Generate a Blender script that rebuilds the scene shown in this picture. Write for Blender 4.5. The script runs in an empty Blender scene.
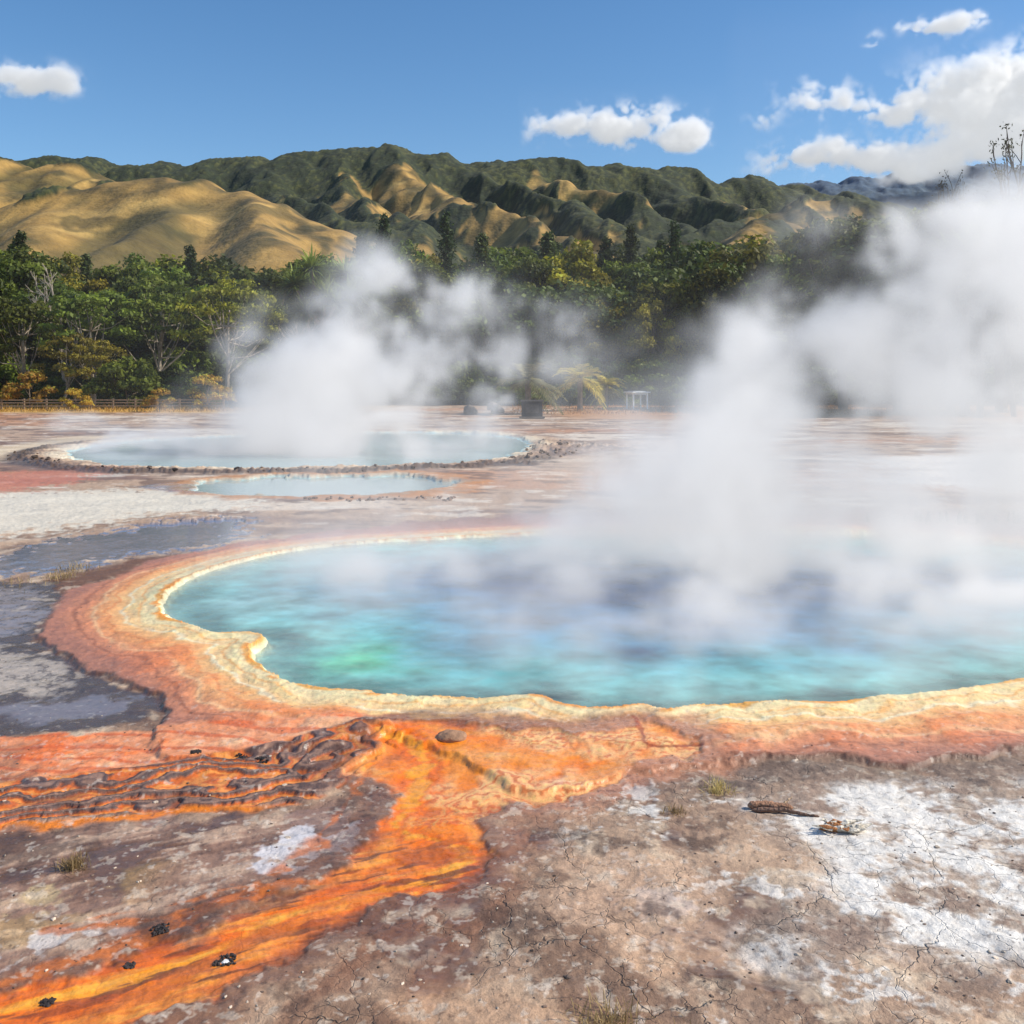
import bpy, math, random
import numpy as np
from mathutils import Vector
import time
T0=time.time()
rng=np.random.default_rng(7); random.seed(7)
f32=np.float32
# ---------------------------------------------------------------- image frame
# camera stands at the origin, 4 m above the flat; features are given as
# image pixel coordinates and are projected here through the camera to metres on the ground.
F=1000.0; H=4.0; YH=375.0
def G(u,v,z=0.0):
    d=(H-z)*F/(v-YH); return ((u-512)/F*d, d)
def W(u,v,d): return ((u-512)/F*d, d, H+(YH-v)/F*d)
def lin(c):
    c=np.asarray(c,float)/255.0
    return np.where(c<=0.04045,c/12.92,((c+0.055)/1.055)**2.4)
def C(r,g,b,k=1.0): return (lin((r,g,b))*k).astype(f32)
def sstep(a,b,x):
    t=np.clip((x-a)/(b-a),0,1); return t*t*(3-2*t)
# ---------------------------------------------------------------- noise
_tabs={}
def perlin(x,y,seed=0):
    if seed not in _tabs:
        r=np.random.default_rng(seed+100); a=r.random((256,256))*2*np.pi
        _tabs[seed]=(np.cos(a).astype(f32),np.sin(a).astype(f32))
    gx,gy=_tabs[seed]
    xf=np.floor(x); yf=np.floor(y)
    fx=(x-xf).astype(f32); fy=(y-yf).astype(f32)
    xi=xf.astype(np.int64)&255; yi=yf.astype(np.int64)&255
    x1=(xi+1)&255; y1=(yi+1)&255
    u=fx*fx*fx*(fx*(fx*6-15)+10); v=fy*fy*fy*(fy*(fy*6-15)+10)
    n00=gx[xi,yi]*fx+gy[xi,yi]*fy
    n10=gx[x1,yi]*(fx-1)+gy[x1,yi]*fy
    n01=gx[xi,y1]*fx+gy[xi,y1]*(fy-1)
    n11=gx[x1,y1]*(fx-1)+gy[x1,y1]*(fy-1)
    a=n00+u*(n10-n00); b=n01+u*(n11-n01)
    return (a+v*(b-a))*1.5
def fbm(x,y,fr,octv=4,seed=0,gain=0.5):
    s=0;a=1;t=0
    for i in range(octv):
        s=s+a*perlin(x*fr+i*17.3,y*fr-i*9.1,seed+i); t+=a; a*=gain; fr*=2.03
    return s/t*1.5
def n3(shape,cell,seed):
    r=np.random.default_rng(seed); Ws=[];dims=[]
    cell=(cell,)*3 if np.isscalar(cell) else cell
    for N,cc in zip(shape,cell):
        p=np.arange(N)/cc; M=int(p[-1])+4
        Wm=np.zeros((N,M),f32); i=p.astype(int); t=p-i
        w=[(1-t)**3/6,(3*t**3-6*t**2+4)/6,(-3*t**3+3*t**2+3*t+1)/6,t**3/6]
        for k in range(4): Wm[np.arange(N),i+k]=w[k]
        Ws.append(Wm); dims.append(M)
    L=r.standard_normal(dims).astype(f32)
    A=np.tensordot(Ws[0],L,(1,0)); A=np.tensordot(Ws[1],A,(1,1)).transpose(1,0,2)
    A=np.tensordot(A,Ws[2],(2,1))
    return (A/max(A.std(),1e-6)).astype(f32)
# ---------------------------------------------------------------- polygons
def smooth_poly(pts,closed=True,sub=4):
    P=np.array(pts,float); n=len(P); out=[]
    rngi=range(n) if closed else range(n-1)
    for i in rngi:
        if closed: p0,p1,p2,p3=P[(i-1)%n],P[i],P[(i+1)%n],P[(i+2)%n]
        else: p0,p1,p2,p3=P[max(i-1,0)],P[i],P[i+1],P[min(i+2,n-1)]
        for k in range(sub):
            t=k/sub
            out.append(0.5*((2*p1)+(-p0+p2)*t+(2*p0-5*p1+4*p2-p3)*t*t+(-p0+3*p1-3*p2+p3)*t**3))
    if not closed: out.append(P[-1])
    return np.array(out)
def world_poly(pts,closed=True,sub=4):
    return np.array([G(u,v) for u,v in smooth_poly(pts,closed,sub)])
def sdf(poly,X,Y,closed=True,margin=6.0):
    out=np.full(X.shape,margin,f32)
    mn=poly.min(0)-margin; mx=poly.max(0)+margin
    sel=np.where((X>mn[0])&(X<mx[0])&(Y>mn[1])&(Y<mx[1]))
    if sel[0].size==0: return out
    x=X[sel].astype(f32); y=Y[sel].astype(f32)
    d2=np.full(x.shape,1e12,f32); ins=np.zeros(x.shape,bool)
    n=len(poly)
    for i in range(n if closed else n-1):
        ax,ay=poly[i]; bx,by=poly[(i+1)%n]
        ex,ey=bx-ax,by-ay; L=ex*ex+ey*ey+1e-12
        t=np.clip(((x-ax)*ex+(y-ay)*ey)/L,0,1)
        dx=x-ax-t*ex; dy=y-ay-t*ey
        np.minimum(d2,dx*dx+dy*dy,out=d2)
        if closed:
            c=((ay>y)!=(by>y))
            if abs(ey)>1e-12: ins^=c&(x<(ex)*(y-ay)/ey+ax)
    d=np.sqrt(d2)
    if closed: d=np.where(ins,-d,d)
    out[sel]=np.minimum(d,margin)
    return out
# ---------------------------------------------------------------- mesh helpers
def link(o): bpy.context.scene.collection.objects.link(o); return o
def make_mesh(name,V,Q,cols=None,smooth=True,mats=(),midx=None,attrs=None):
    me=bpy.data.meshes.new(name)
    V=np.asarray(V,f32); Q=np.asarray(Q,np.int32); k=Q.shape[1]
    me.vertices.add(len(V)); me.vertices.foreach_set('co',V.ravel())
    me.loops.add(Q.size); me.loops.foreach_set('vertex_index',Q.ravel())
    me.polygons.add(len(Q)); me.polygons.foreach_set('loop_start',np.arange(0,Q.size,k,dtype=np.int32))
    me.polygons.foreach_set('use_smooth',np.full(len(Q),smooth))
    for m in mats: me.materials.append(m)
    if midx is not None: me.polygons.foreach_set('material_index',np.asarray(midx,np.int32))
    me.update(calc_edges=True)
    if cols is not None:
        a=me.attributes.new('Col','FLOAT_COLOR','POINT')
        c=np.ones((len(V),4),f32); c[:,:3]=cols; a.data.foreach_set('color',c.ravel())
    if attrs:
        for n,v in attrs.items():
            a=me.attributes.new(n,'FLOAT','POINT'); a.data.foreach_set('value',np.asarray(v,f32).ravel())
    return me
def grid_quads(nr,nc):
    i=np.arange(nr-1)[:,None]*nc+np.arange(nc-1)[None,:]
    return np.stack([i,i+1,i+nc+1,i+nc],-1).reshape(-1,4)
class MB:
    def __init__(s): s.v=[];s.q=[];s.c=[];s.m=[];s.n=0
    def add(s,V,Q,c,mi=0):
        V=np.asarray(V,f32).reshape(-1,3); Q=np.asarray(Q).reshape(-1,4)
        cc=np.empty((len(V),3),f32); cc[:]=c
        s.v.append(V); s.q.append(Q+s.n); s.c.append(cc); s.m.append(np.full(len(Q),mi)); s.n+=len(V)
    def mesh(s,name,mats,smooth=False):
        return make_mesh(name,np.concatenate(s.v),np.concatenate(s.q),np.concatenate(s.c),smooth,mats,np.concatenate(s.m))
    def tube(s,P,R,c,n=6,mi=0,cap=True):
        P=np.asarray(P,float); R=np.asarray(R,float)
        T=np.gradient(P,axis=0); T/=np.linalg.norm(T,axis=1)[:,None]+1e-9
        ref=np.array([0.3,0.9,0.1]) if abs(T[0][2])>.6 else np.array([0,0,1.0])
        rows=[]
        a=np.arange(n)/n*2*np.pi
        for p,r,t in zip(P,R,T):
            x=np.cross(t,ref); x/=np.linalg.norm(x)+1e-9; y=np.cross(t,x)
            rows.append(p+r*(np.cos(a)[:,None]*x+np.sin(a)[:,None]*y))
        V=np.concatenate(rows); m=len(P)
        i=np.arange(m-1)[:,None]*n+np.arange(n)[None,:]; j=np.arange(m-1)[:,None]*n+((np.arange(n)+1)%n)[None,:]
        Q=np.stack([i,j,j+n,i+n],-1).reshape(-1,4)
        s.add(V,Q,c,mi)
    def leaves(s,P,N,size,asp,c,mi=0,r=rng):
        P=np.asarray(P);n=len(P)
        N=N/(np.linalg.norm(N,axis=1)[:,None]+1e-9)
        t=np.cross(N,r.normal(size=(n,3))); t/=np.linalg.norm(t,axis=1)[:,None]+1e-9
        b=np.cross(N,t); sz=np.broadcast_to(size,(n,))[:,None]
        t=t*sz; b=b*sz*asp
        V=np.stack([P-t,P-b*0.9+t*0.15,P+t,P+b],1)
        Q=np.arange(n*4).reshape(n,4)
        s.add(V.reshape(-1,3),Q,np.repeat(c,4,axis=0) if np.ndim(c)==2 else c,mi)
    def box(s,c,d,col,mi=0,rot=0):
        x,y,z=[k/2 for k in d]
        V=np.array([[-x,-y,-z],[x,-y,-z],[x,y,-z],[-x,y,-z],[-x,-y,z],[x,-y,z],[x,y,z],[-x,y,z]])
        cr,sr=math.cos(rot),math.sin(rot)
        V=V@np.array([[cr,sr,0],[-sr,cr,0],[0,0,1]])+np.array(c)
        s.add(V,[[0,3,2,1],[4,5,6,7],[0,1,5,4],[1,2,6,5],[2,3,7,6],[3,0,4,7]],col,mi)
# ---------------------------------------------------------------- materials
def newmat(name):
    m=bpy.data.materials.new(name); m.use_nodes=True; nt=m.node_tree; nt.nodes.clear()
    return m,nt,nt.nodes,nt.links
def nd(ns,t,**k):
    n=ns.new(t)
    for a,b in k.items():
        if a.startswith('i_'):
            key=a[2:]; key=int(key) if key.isdigit() else key.replace('_',' ')
            n.inputs[key].default_value=b
        else: setattr(n,a,b)
    return n
def foliage_mat(name,trans=0.3,rough=0.6):
    m,nt,ns,ls=newmat(name)
    out=nd(ns,'ShaderNodeOutputMaterial'); at=nd(ns,'ShaderNodeAttribute',attribute_name='Col')
    oi=nd(ns,'ShaderNodeObjectInfo'); hs=nd(ns,'ShaderNodeHueSaturation')
    mr=nd(ns,'ShaderNodeMapRange',i_3=0.65,i_4=1.3); ls.new(oi.outputs['Random'],mr.inputs[0])
    mh=nd(ns,'ShaderNodeMath',operation='MULTIPLY_ADD',i_1=0.03,i_2=0.483)
    ls.new(oi.outputs['Random'],mh.inputs[0]); ls.new(mh.outputs[0],hs.inputs['Hue'])
    ls.new(mr.outputs[0],hs.inputs['Value']); ls.new(at.outputs['Color'],hs.inputs['Color'])
    p=nd(ns,'ShaderNodeBsdfPrincipled',i_Roughness=rough); p.inputs['Specular IOR Level'].default_value=0.3
    t=nd(ns,'ShaderNodeBsdfTranslucent'); mx=nd(ns,'ShaderNodeMixShader',i_0=trans)
    ls.new(hs.outputs[0],p.inputs['Base Color']); ls.new(hs.outputs[0],t.inputs[0])
    ls.new(p.outputs[0],mx.inputs[1]); ls.new(t.outputs[0],mx.inputs[2]); ls.new(mx.outputs[0],out.inputs[0])
    return m
def solid_mat(name,rough=0.85,nscale=3.0,namt=0.5,bump=0.3,bscale=20):
    m,nt,ns,ls=newmat(name)
    out=nd(ns,'ShaderNodeOutputMaterial'); at=nd(ns,'ShaderNodeAttribute',attribute_name='Col')
    tc=nd(ns,'ShaderNodeTexCoord'); no=nd(ns,'ShaderNodeTexNoise',i_Scale=nscale,i_Detail=5.0,i_Roughness=0.65)
    ls.new(tc.outputs['Object'],no.inputs['Vector'])
    mr=nd(ns,'ShaderNodeMapRange',i_1=0.3,i_2=0.7,i_3=1-namt,i_4=1+namt); ls.new(no.outputs[0],mr.inputs[0])
    vm=nd(ns,'ShaderNodeVectorMath',operation='SCALE'); ls.new(at.outputs['Color'],vm.inputs[0]); ls.new(mr.outputs[0],vm.inputs['Scale'])
    p=nd(ns,'ShaderNodeBsdfPrincipled',i_Roughness=rough); ls.new(vm.outputs[0],p.inputs['Base Color'])
    n2=nd(ns,'ShaderNodeTexNoise',i_Scale=bscale,i_Detail=4.0); ls.new(tc.outputs['Object'],n2.inputs['Vector'])
    bp=nd(ns,'ShaderNodeBump',i_Strength=bump,i_Distance=0.05); ls.new(n2.outputs[0],bp.inputs['Height']); ls.new(bp.outputs[0],p.inputs['Normal'])
    ls.new(p.outputs[0],out.inputs[0]); return m
M_leaf=foliage_mat('foliage',.35); M_grass=foliage_mat('dry_grass_blades',0.3)
M_bark=solid_mat('bark'); M_rock=solid_mat('rock',0.8,4,0.45,0.6,12); M_paint=solid_mat('white_paint',0.5,3,0.08,0.05)
M_wood=solid_mat('weathered_wood',0.85,9,0.5,0.8,35)

# ================================================================ GROUND
pyr=np.concatenate([np.linspace(1800,1100,90)[:-1],np.arange(1100,470,-0.8),np.arange(470,400,-0.4),np.arange(400,378,-0.5),[377.5,377,376.5,376,375.7]])
dep=H*F/(pyr-YH)
br=np.concatenate([-np.linspace(3.5,0.6,70)[:-1],np.arange(-0.6,0.6,0.00105),np.linspace(0.6,3.5,70)])
D,B=np.meshgrid(dep,br,indexing='ij'); X=(B*D); Y=D.copy()
NR,NC=X.shape
near=np.clip(1-(Y-5)/40,0,1)
w1=fbm(X,Y,0.6,4,1); w2=fbm(X,Y,0.6,4,11); f8=fbm(X,Y,3.0,4,21); f30=fbm(X,Y,12.0,3,31)
big=fbm(X,Y,0.12,4,41); mid=fbm(X,Y,0.9,5,51); med2=fbm(X,Y,2.2,4,61)
Xw=X+0.22*w1*np.clip(Y/12,0.6,3)+0.05*f8; Yw=Y+0.22*w2*np.clip(Y/12,0.6,3)+0.05*f8
Z=np.zeros_like(X,dtype=f32)
col=np.empty(X.shape+(3,),f32); col[:]=C(160,130,106)
wet=np.zeros(X.shape,f32)+0.32; crack=np.zeros(X.shape,f32)
def mixc(c,m):
    global col
    m=np.clip(m,0,1)[...,None]; col=col*(1-m)+np.asarray(c,f32)*m
def mval(a,v,m): 
    m=np.clip(m,0,1); return a*(1-m)+v*m
mixc(C(198,166,136),sstep(-0.1,0.5,mid)); mixc(C(108,80,63),sstep(0.0,0.5,-mid+0.3*f8)*0.8)
mixc(C(212,190,162),sstep(0.12,0.45,med2+0.4*f8)*0.55)
# far flats
farm=sstep(19,32,Y)
mixc(C(188,158,130),farm*0.8)
str1=fbm(X*0.25,Y,0.16,4,71); str2=fbm(X*0.4,Y,0.3,4,75); str3=fbm(X*0.3,Y,0.09,3,79); str4=fbm(X*.45,Y,.75,4,83,.6)
mixc(C(226,210,188),farm*sstep(0.05,0.38,str1)*0.8)
mixc(C(134,100,78),farm*sstep(0.05,0.38,-str2)*0.85)
mixc(C(190,134,92),farm*sstep(0.08,0.42,str3)*0.75)
mixc(C(104,76,60),farm*sstep(0.2,0.34,str4)*0.7)
mixc(C(238,228,210),farm*sstep(0.28,0.42,-str4)*0.55)
wet=mval(wet,.6,farm*sstep(.15,.4,-str2)*.8)
def poly(pts,c,soft,warp=1.0,k=1.0,w=None,margin=6,edge=0.0):
    global wet
    X_,Y_=(Xw,Yw) if warp else (X,Y)
    s=sdf(world_poly(pts),X_,Y_,margin=margin)+edge*f8
    m=sstep(soft,-soft,s)*k
    if c is not None: mixc(c,m)
    if w is not None: wet=mval(wet,w,m)
    return s,m
mixc(C(206,160,68),sstep(100,108,Y+3*big)*sstep(-12,-20,X)); mixc(C(190,134,74),sstep(84,94,Y+6*str1)*sstep(2,8,X)*0.85)
mixc(C(52,46,28),sstep(125,131,Y))
poly([(860,460),(930,455),(1100,455),(1200,480),(1100,492),(960,488),(870,482),(900,472)],C(236,228,216),1.2,edge=1.2)
poly([(540,455),(620,440),(700,440),(740,460),(700,480),(600,490),(545,480)],C(208,190,172),3,edge=1,k=.7)
poly([(-80,500),(60,492),(150,489),(255,492),(240,510),(150,517),(60,530),(-80,540)],C(234,224,202),.6,edge=1.6,k=.85,w=.55)
poly([(-80,500),(-80,478),(60,469),(140,463),(100,475),(40,487)],C(212,126,92),.5,edge=1.6,k=.75,w=.6)
poly([(-40,455),(60,438),(130,436),(60,446),(0,462)],C(228,206,170),1,k=.7)
poly([(-40,575),(0,555),(90,535),(180,522),(240,521),(236,540),(180,550),(130,556),(60,570)],C(122,126,142),.22,w=1.0,edge=.9)  # puddles: blue-grey sky reflection painted into the base colour
poly([(0,600),(60,578),(130,560),(200,556),(150,566),(100,580),(60,600)],C(118,84,62),.2,edge=.3)
poly([(150,486),(170,484),(240,484),(200,492),(165,491)],C(130,138,155),.2,w=1.0)
# dark wet flats on the left; lavender-grey reflections painted into the colour
poly([(-120,590),(30,582),(62,592),(50,610),(38,632),(52,650),(90,662),(135,690),(168,697),(160,716),(110,730),(0,738),(-120,745)],C(88,72,62),.1,edge=.14,w=.78)
poly([(-120,600),(0,588),(36,592),(30,625),(-20,650),(-120,650)],C(150,138,138),.2,w=.92,edge=.3,k=.75)
poly([(-50,660),(20,655),(80,672),(60,690),(0,695),(-60,700)],C(194,178,160),.2,edge=.5,k=.8)
poly([(-20,706),(60,700),(140,700),(120,715),(30,722)],C(138,128,130),.12,edge=.25,w=.95,k=.7)
inflat=sstep(-5.0,-5.6,X)*sstep(12.0,12.6,Y)*sstep(20,18.5,Y)
brk=sstep(.1,.02,np.abs(med2+.3*f8))*inflat
mixc(C(56,42,34),brk*.6); mixc(C(196,178,158),sstep(.3,.5,med2+.4*f8)*inflat*.6)
# ------ ring of the main spring
POOL=[(158,605),(170,588),(205,570),(270,553),(350,543),(450,537),(560,533),(700,531),(850,533),(960,538),(1060,548),(1180,565),(1260,590),(1260,625),(1180,655),(1090,675),(1000,688),(930,700),(860,705),(780,708),(700,713),(662,716),(640,711),(615,713),(590,712),(560,707),(540,701),(500,704),(450,704),(400,702),(350,697),(310,692),(280,684),(262,672),(248,655),(262,640),(240,636),(205,636),(185,625),(165,618)]
PW=world_poly(POOL)
RING=[(42,628),(55,602),(100,580),(160,560),(230,545),(330,530),(500,517),(700,511),(1000,514),(1400,545),(1450,620),(1300,690),(1120,735),(1024,750),(960,764),(900,766),(830,757),(770,757),(720,762),(640,775),(540,790),(440,760),(400,738),(330,748),(250,752),(180,760),(150,748),(172,722),(165,700),(125,685),(85,662),(52,648)]
sp=sdf(PW,X+0.06*f8+0.02*f30,Y+0.08*f8+0.1*w2,margin=8)
sr,mr_=poly(RING,None,.08,edge=.15)
t=np.clip(sp,0,8)+0.10*f8+0.14*mid+.08*w1
def ramp(t,stops):
    xs=[s[0] for s in stops]; cs=np.array([s[1] for s in stops])
    return np.stack([np.interp(t,xs,cs[:,k]) for k in range(3)],-1).astype(f32)
rc=ramp(t,[(0.0,C(234,172,80)),(0.07,C(250,226,172)),(0.3,C(248,216,160)),(0.55,C(243,190,124)),(0.85,C(234,162,100)),(1.15,C(218,142,98)),(1.6,C(180,120,94)),(3,C(150,110,92))])
mixc(rc,mr_); wet=mval(wet,.55,mr_)
mixc(C(248,206,140),mr_*sstep(0.1,.4,w1+.5*f8)*sstep(1.2,.4,t)*.6)
mixc(C(236,124,50),mr_*sstep(0.05,0.45,mid+.4*f8)*sstep(.4,.8,t)*sstep(2,1.1,t)*sstep(17,13.5,Y)*.5)
mixc(C(236,146,26),sstep(.16,.03,sp)*sstep(-.05,.3,w2+f8*.5)*(sp>-.1)*.9)
for off,am,cc_,wd in ((.3,.1,C(238,164,76),.03),(.52,.1,C(255,240,206),.035),(.8,.15,C(216,126,66),.03),(1.05,.18,C(246,200,146),.05),(1.35,.15,C(150,90,62),.04)):
    l_=np.exp(-((t-off-am*w2)/wd)**2)*sstep(-.4,.2,w1+.4); mixc(cc_,mr_*l_*.65)
lip=np.exp(-((t-0.52-.1*w1)/0.035)**2)
sc=np.exp(-(np.abs(sr)/.07)**2)*sstep(18,14,Y); mixc(C(92,66,52),sc*.65)
scarp=sstep(0.0,0.12,sr)*sstep(0.7,0.1,sr)*sstep(0.8,1.8,X)*sstep(15,13,Y)
mixc(C(106,88,76),scarp*.85*sstep(-.4,.2,mid+.5*f8))
# ------ left coral band / terraces
_,m=poly([(-120,738),(0,737),(100,736),(200,728),(300,722),(410,722),(400,745),(330,750),(250,757),(150,770),(80,782),(-120,800)],C(232,150,100),.06,edge=.12,w=.65)
mixc(C(240,116,36),m*sstep(0,.4,mid+.5*f8)*.8); mixc(C(244,194,148),m*sstep(.05,.4,w2+.3*f8)*.7)
vb=np.sin((Y+.1*X+.3*fbm(X*.4,Y,1.,3,125))*2*np.pi/.3); mixc(C(210,94,34),m*sstep(.5,.9,vb)*.7)
TER=[(-140,800),(0,782),(80,773),(150,765),(250,752),(340,730),(400,726),(414,742),(380,765),(330,790),(250,808),(150,815),(60,822),(-140,845)]
st,mt=poly(TER,None,.05)
b1=fbm(X*0.55,Y,1.3,3,131)
band=np.sin((-st+0.40*b1+.12*f8)*2*np.pi/0.30)
tc_=C(98,76,68)*(1+.25*f8[...,None])+0
mixc(tc_,mt); ch=sstep(-0.15,.35,band)*mt*sstep(-.6,.1,mid+.3)
mixc(C(220,110,38),ch*.9); mixc(C(242,164,80),ch*sstep(.7,1,band)*.7)
mixc(C(176,136,112),mt*sstep(-.75,-1,band)*.6)
wet=mval(wet,.62,ch)
Z+=(mt*(0.025*sstep(.3,-.4,band)+.008*f8)).astype(f32)
_,m=poly([(-100,835),(0,826),(80,822),(180,812),(260,806),(240,813),(150,822),(60,832),(-100,848)],C(230,128,30),.03,edge=.06)
# grey-mauve flat
_,m=poly([(-200,850),(60,832),(200,820),(290,806),(350,790),(370,805),(350,850),(300,880),(200,920),(120,950),(0,985),(-200,1020)],C(152,118,98),.12,edge=.2,w=.5)
sa=.89*X+.46*Y; sc_=-.46*X+.89*Y
stk=fbm(sa*.14,sc_,3.2,4,301,.6); stk2=fbm(sa*.16+9,sc_+4,5.0,4,311,.6)
mixc(C(104,76,60),m*sstep(-.05,.35,mid*.5+stk*.6)*.85); mixc(C(196,166,140),m*sstep(.05,.45,-stk+.4*f8)*.7)
wet=np.maximum(wet,m*.8*sstep(.1,.3,mid*.5+stk*.6))
mixc(C(204,172,90),m*sstep(.25,.45,-w1+.2*f8)*sstep(-2.5,-3.3,X)*.25)
poly([(265,850),(280,838),(345,828),(350,836),(300,848),(312,858),(290,868),(268,862)],C(226,222,222),.05,edge=.5,k=.8)
poly([(0,945),(60,930),(90,935),(60,948),(10,955)],C(226,218,210),.06,edge=.6,k=.75)
poly([(0,895),(60,888),(40,900),(0,903)],C(216,190,140),.06,edge=.3,k=.6)
# ------ runoff
RUN=[(392,728),(480,730),(560,736),(650,728),(700,752),(650,768),(605,790),(560,800),(510,797),(482,806),(474,822),(486,842),(492,862),(470,884),(430,896),(372,908),(335,928),(280,955),(225,990),(150,1020),(60,1050),(-40,1080),(-120,1040),(0,1000),(60,982),(130,955),(195,925),(262,898),(312,878),(345,858),(362,832),(385,812),(392,792),(372,778),(345,768),(385,750)]
srn,_=poly(RUN,None,.1,edge=.14)
lo=sstep(8.6,7.4,Y)
mfr=sstep(.55,.1,srn+.16*w1+.12*stk)
mixc(C(118,76,52),mfr*.8); mixc(C(196,136,102),sstep(.6,.1,srn+.2*mid)*sstep(7.8,9.2,Y)*sstep(-1,1,X+.6*w1)*.8)
wet=np.maximum(wet,mfr*.7)
tr=-srn+.12*f8+.18*mid+.16*stk*sstep(9.2,8.4,Y)
rr=ramp(tr,[(-.12,C(120,72,44)),(.0,C(180,96,46)),(.08,C(226,124,50)),(.2,C(240,150,58)),(.34,C(240,126,24)),(.7,C(241,140,38)),(1.2,C(243,172,96))])
mr2=sstep(.06,-.08,srn+.04*f8)
mixc(rr,mr2*(1-lo*sstep(-.02,.3,stk+.2*mid)*.85)); wet=mval(wet,.66,mr2)
mixc(C(244,190,130),mr2*sstep(8.8,9.8,Y)*sstep(-.35,.15,w2+.4*f8)*.75)
flow=np.sin((srn*1.0+.3*mid+.12*f8+.2*w1)*2*np.pi/.17)*sstep(-.5,.2,w2+.3*f8)*sstep(8.0,8.8,Y); mixc(C(200,84,20),mr2*sstep(.4,.85,flow)*.65); mixc(C(248,204,120),mr2*sstep(-.7,-.98,flow)*.45)
core=sdf(world_poly([(395,735),(425,760),(405,800),(385,825),(420,838),(455,855),(440,878),(385,890),(310,905),(250,930),(190,955),(110,985),(0,1015)],closed=False),Xw,Yw,closed=False)
mixc(C(240,112,8),sstep(.28,.05,core+.14*f8+.1*mid+.15*stk2)*mr2*.9); mixc(C(248,172,50),sstep(.09,.02,core+.1*mid+.10*stk2)*mr2*.65)
lowr=sstep(9.0,8.2,Y)*mr2
mixc(C(112,66,40),lowr*sstep(.12,.32,stk2+.2*f8)*.85); mixc(C(250,176,70),lowr*sstep(.2,.42,-stk2+.1*f8)*.5)
mixc(C(200,88,22),lowr*sstep(.05,.3,fbm(sa*.2-3,sc_,7.0,3,321))*.45)
_,m=poly([(395,850),(440,848),(470,858),(440,868),(400,866),(388,858)],C(170,84,30),.03,edge=.05,k=.6)
for pts,wd in (([(350,900),(280,925),(200,962),(120,1000),(60,1040)],.05),([(300,880),(220,905),(150,935),(90,962),(0,985)],.05),([(400,760),(340,800),(300,850),(250,890),(160,915),(60,930)],.03),([(330,880),(240,885),(150,905),(40,925)],.03),([(480,880),(440,915),(380,950),(320,1000),(280,1060)],.10),([(490,860),(520,880),(500,920),(440,960),(400,1040)],.10)):
    rv=sdf(world_poly(pts,closed=False),Xw,Yw,closed=False); mixc(C(204,112,46) if wd<.1 else C(128,84,58),sstep(wd*2.4,wd*.3,rv+.1*f8)*.75)
strm=sdf(world_poly([(628,722),(640,740),(655,750),(700,748)],closed=False),Xw,Yw,closed=False); mixc(C(150,64,30),sstep(.035,.01,strm)*.8)
# ------ right foreground
fgR=sstep(0.1,.5,sr)*sstep(11.2,10.2,Y)*sstep(-.4,.6,X+ (Y-7)*-.25)
mixc(C(120,100,86),fgR*sstep(9.0,10.3,Y+.5*mid)*.8)
mixc(C(88,70,60),fgR*sstep(.05,.35,med2+.3*f8)*sstep(8.6,9.8,Y+.4*w1)*.75)
WH=[(750,805),(800,792),(900,786),(1024,790),(1200,800),(1300,960),(1024,965),(930,962),(850,948),(780,958),(770,940),(810,905),(800,860),(775,840)]
sw,_=poly(WH,None,.2)
pat=fbm(X*.8,Y,1.6,5,141,0.62)
mw=sstep(.3,-.3,sw+.25*mid)
mixc(C(186,168,150),mw*.7)
mixc(C(234,229,220),mw*sstep(-.30,.12,pat+.2*f30-0.15*(sw>-.15))*.93)
mixc(C(228,222,212),sstep(.25,.5,pat+.3*f30)*sstep(10.2,9.4,Y)*sstep(0.2,.8,X)*.75)
mixc(C(138,110,92),mw*sstep(.12,.42,-pat+.3*f8)*.7)
_,m=poly([(632,905),(650,893),(680,896),(690,910),(670,920),(640,914)],C(204,198,194),.03,edge=.2,w=.7,k=.8)
poly([(560,880),(600,850),(700,880),(720,930),(640,960),(560,930)],C(204,168,138),.15,edge=.3,k=.55)
sb=sdf(world_poly([(360,930),(480,880),(560,850),(640,880),(700,940),(760,960),(780,1100),(300,1100),(330,990)]),Xw,Yw)
mcrk=sstep(.2,-.2,sb); mixc(C(200,162,128),mcrk*sstep(-.2,.25,w2)*.65); mixc(C(104,72,52),mcrk*sstep(.08,.4,mid)*.75)
crack=np.maximum(mcrk,mw*.7)+fgR*.5+.3
mt3=fbm(X,Y,.9,5,161,.6); mt4=fbm(X,Y,4.2,4,166,.7)
mixc(C(84,62,48),sstep(.25,.48,mt3+.25*mt4)*sstep(12,9,Y)*(1-mr2)*(1-mt)*(1-mr_)*(1-.6*mw)*.65)
mixc(C(222,206,184),sstep(.25,.5,mt4-.3*mt3)*sstep(12,9,Y)*(1-mr2)*(1-mt)*(1-mr_)*.4)
spk=sstep(.42,.6,fbm(X,Y,7.0,3,171,.7))*sstep(16,9,Y); mixc(C(228,216,200),spk*.35*(1-mr2))
spd=sstep(.45,.6,fbm(X,Y,9.0,3,181,.7))*sstep(18,9,Y); mixc(C(74,50,38),spd*.45*(1-.5*mr2))
wet=np.maximum(wet,.84*sstep(.2,.4,-mid+.2*w1)*sstep(14,9,Y)*(1-mw)*(1-mt)*.95)
col*=(1+.10*f30*near+.10*f8)[...,None].astype(f32)
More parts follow.
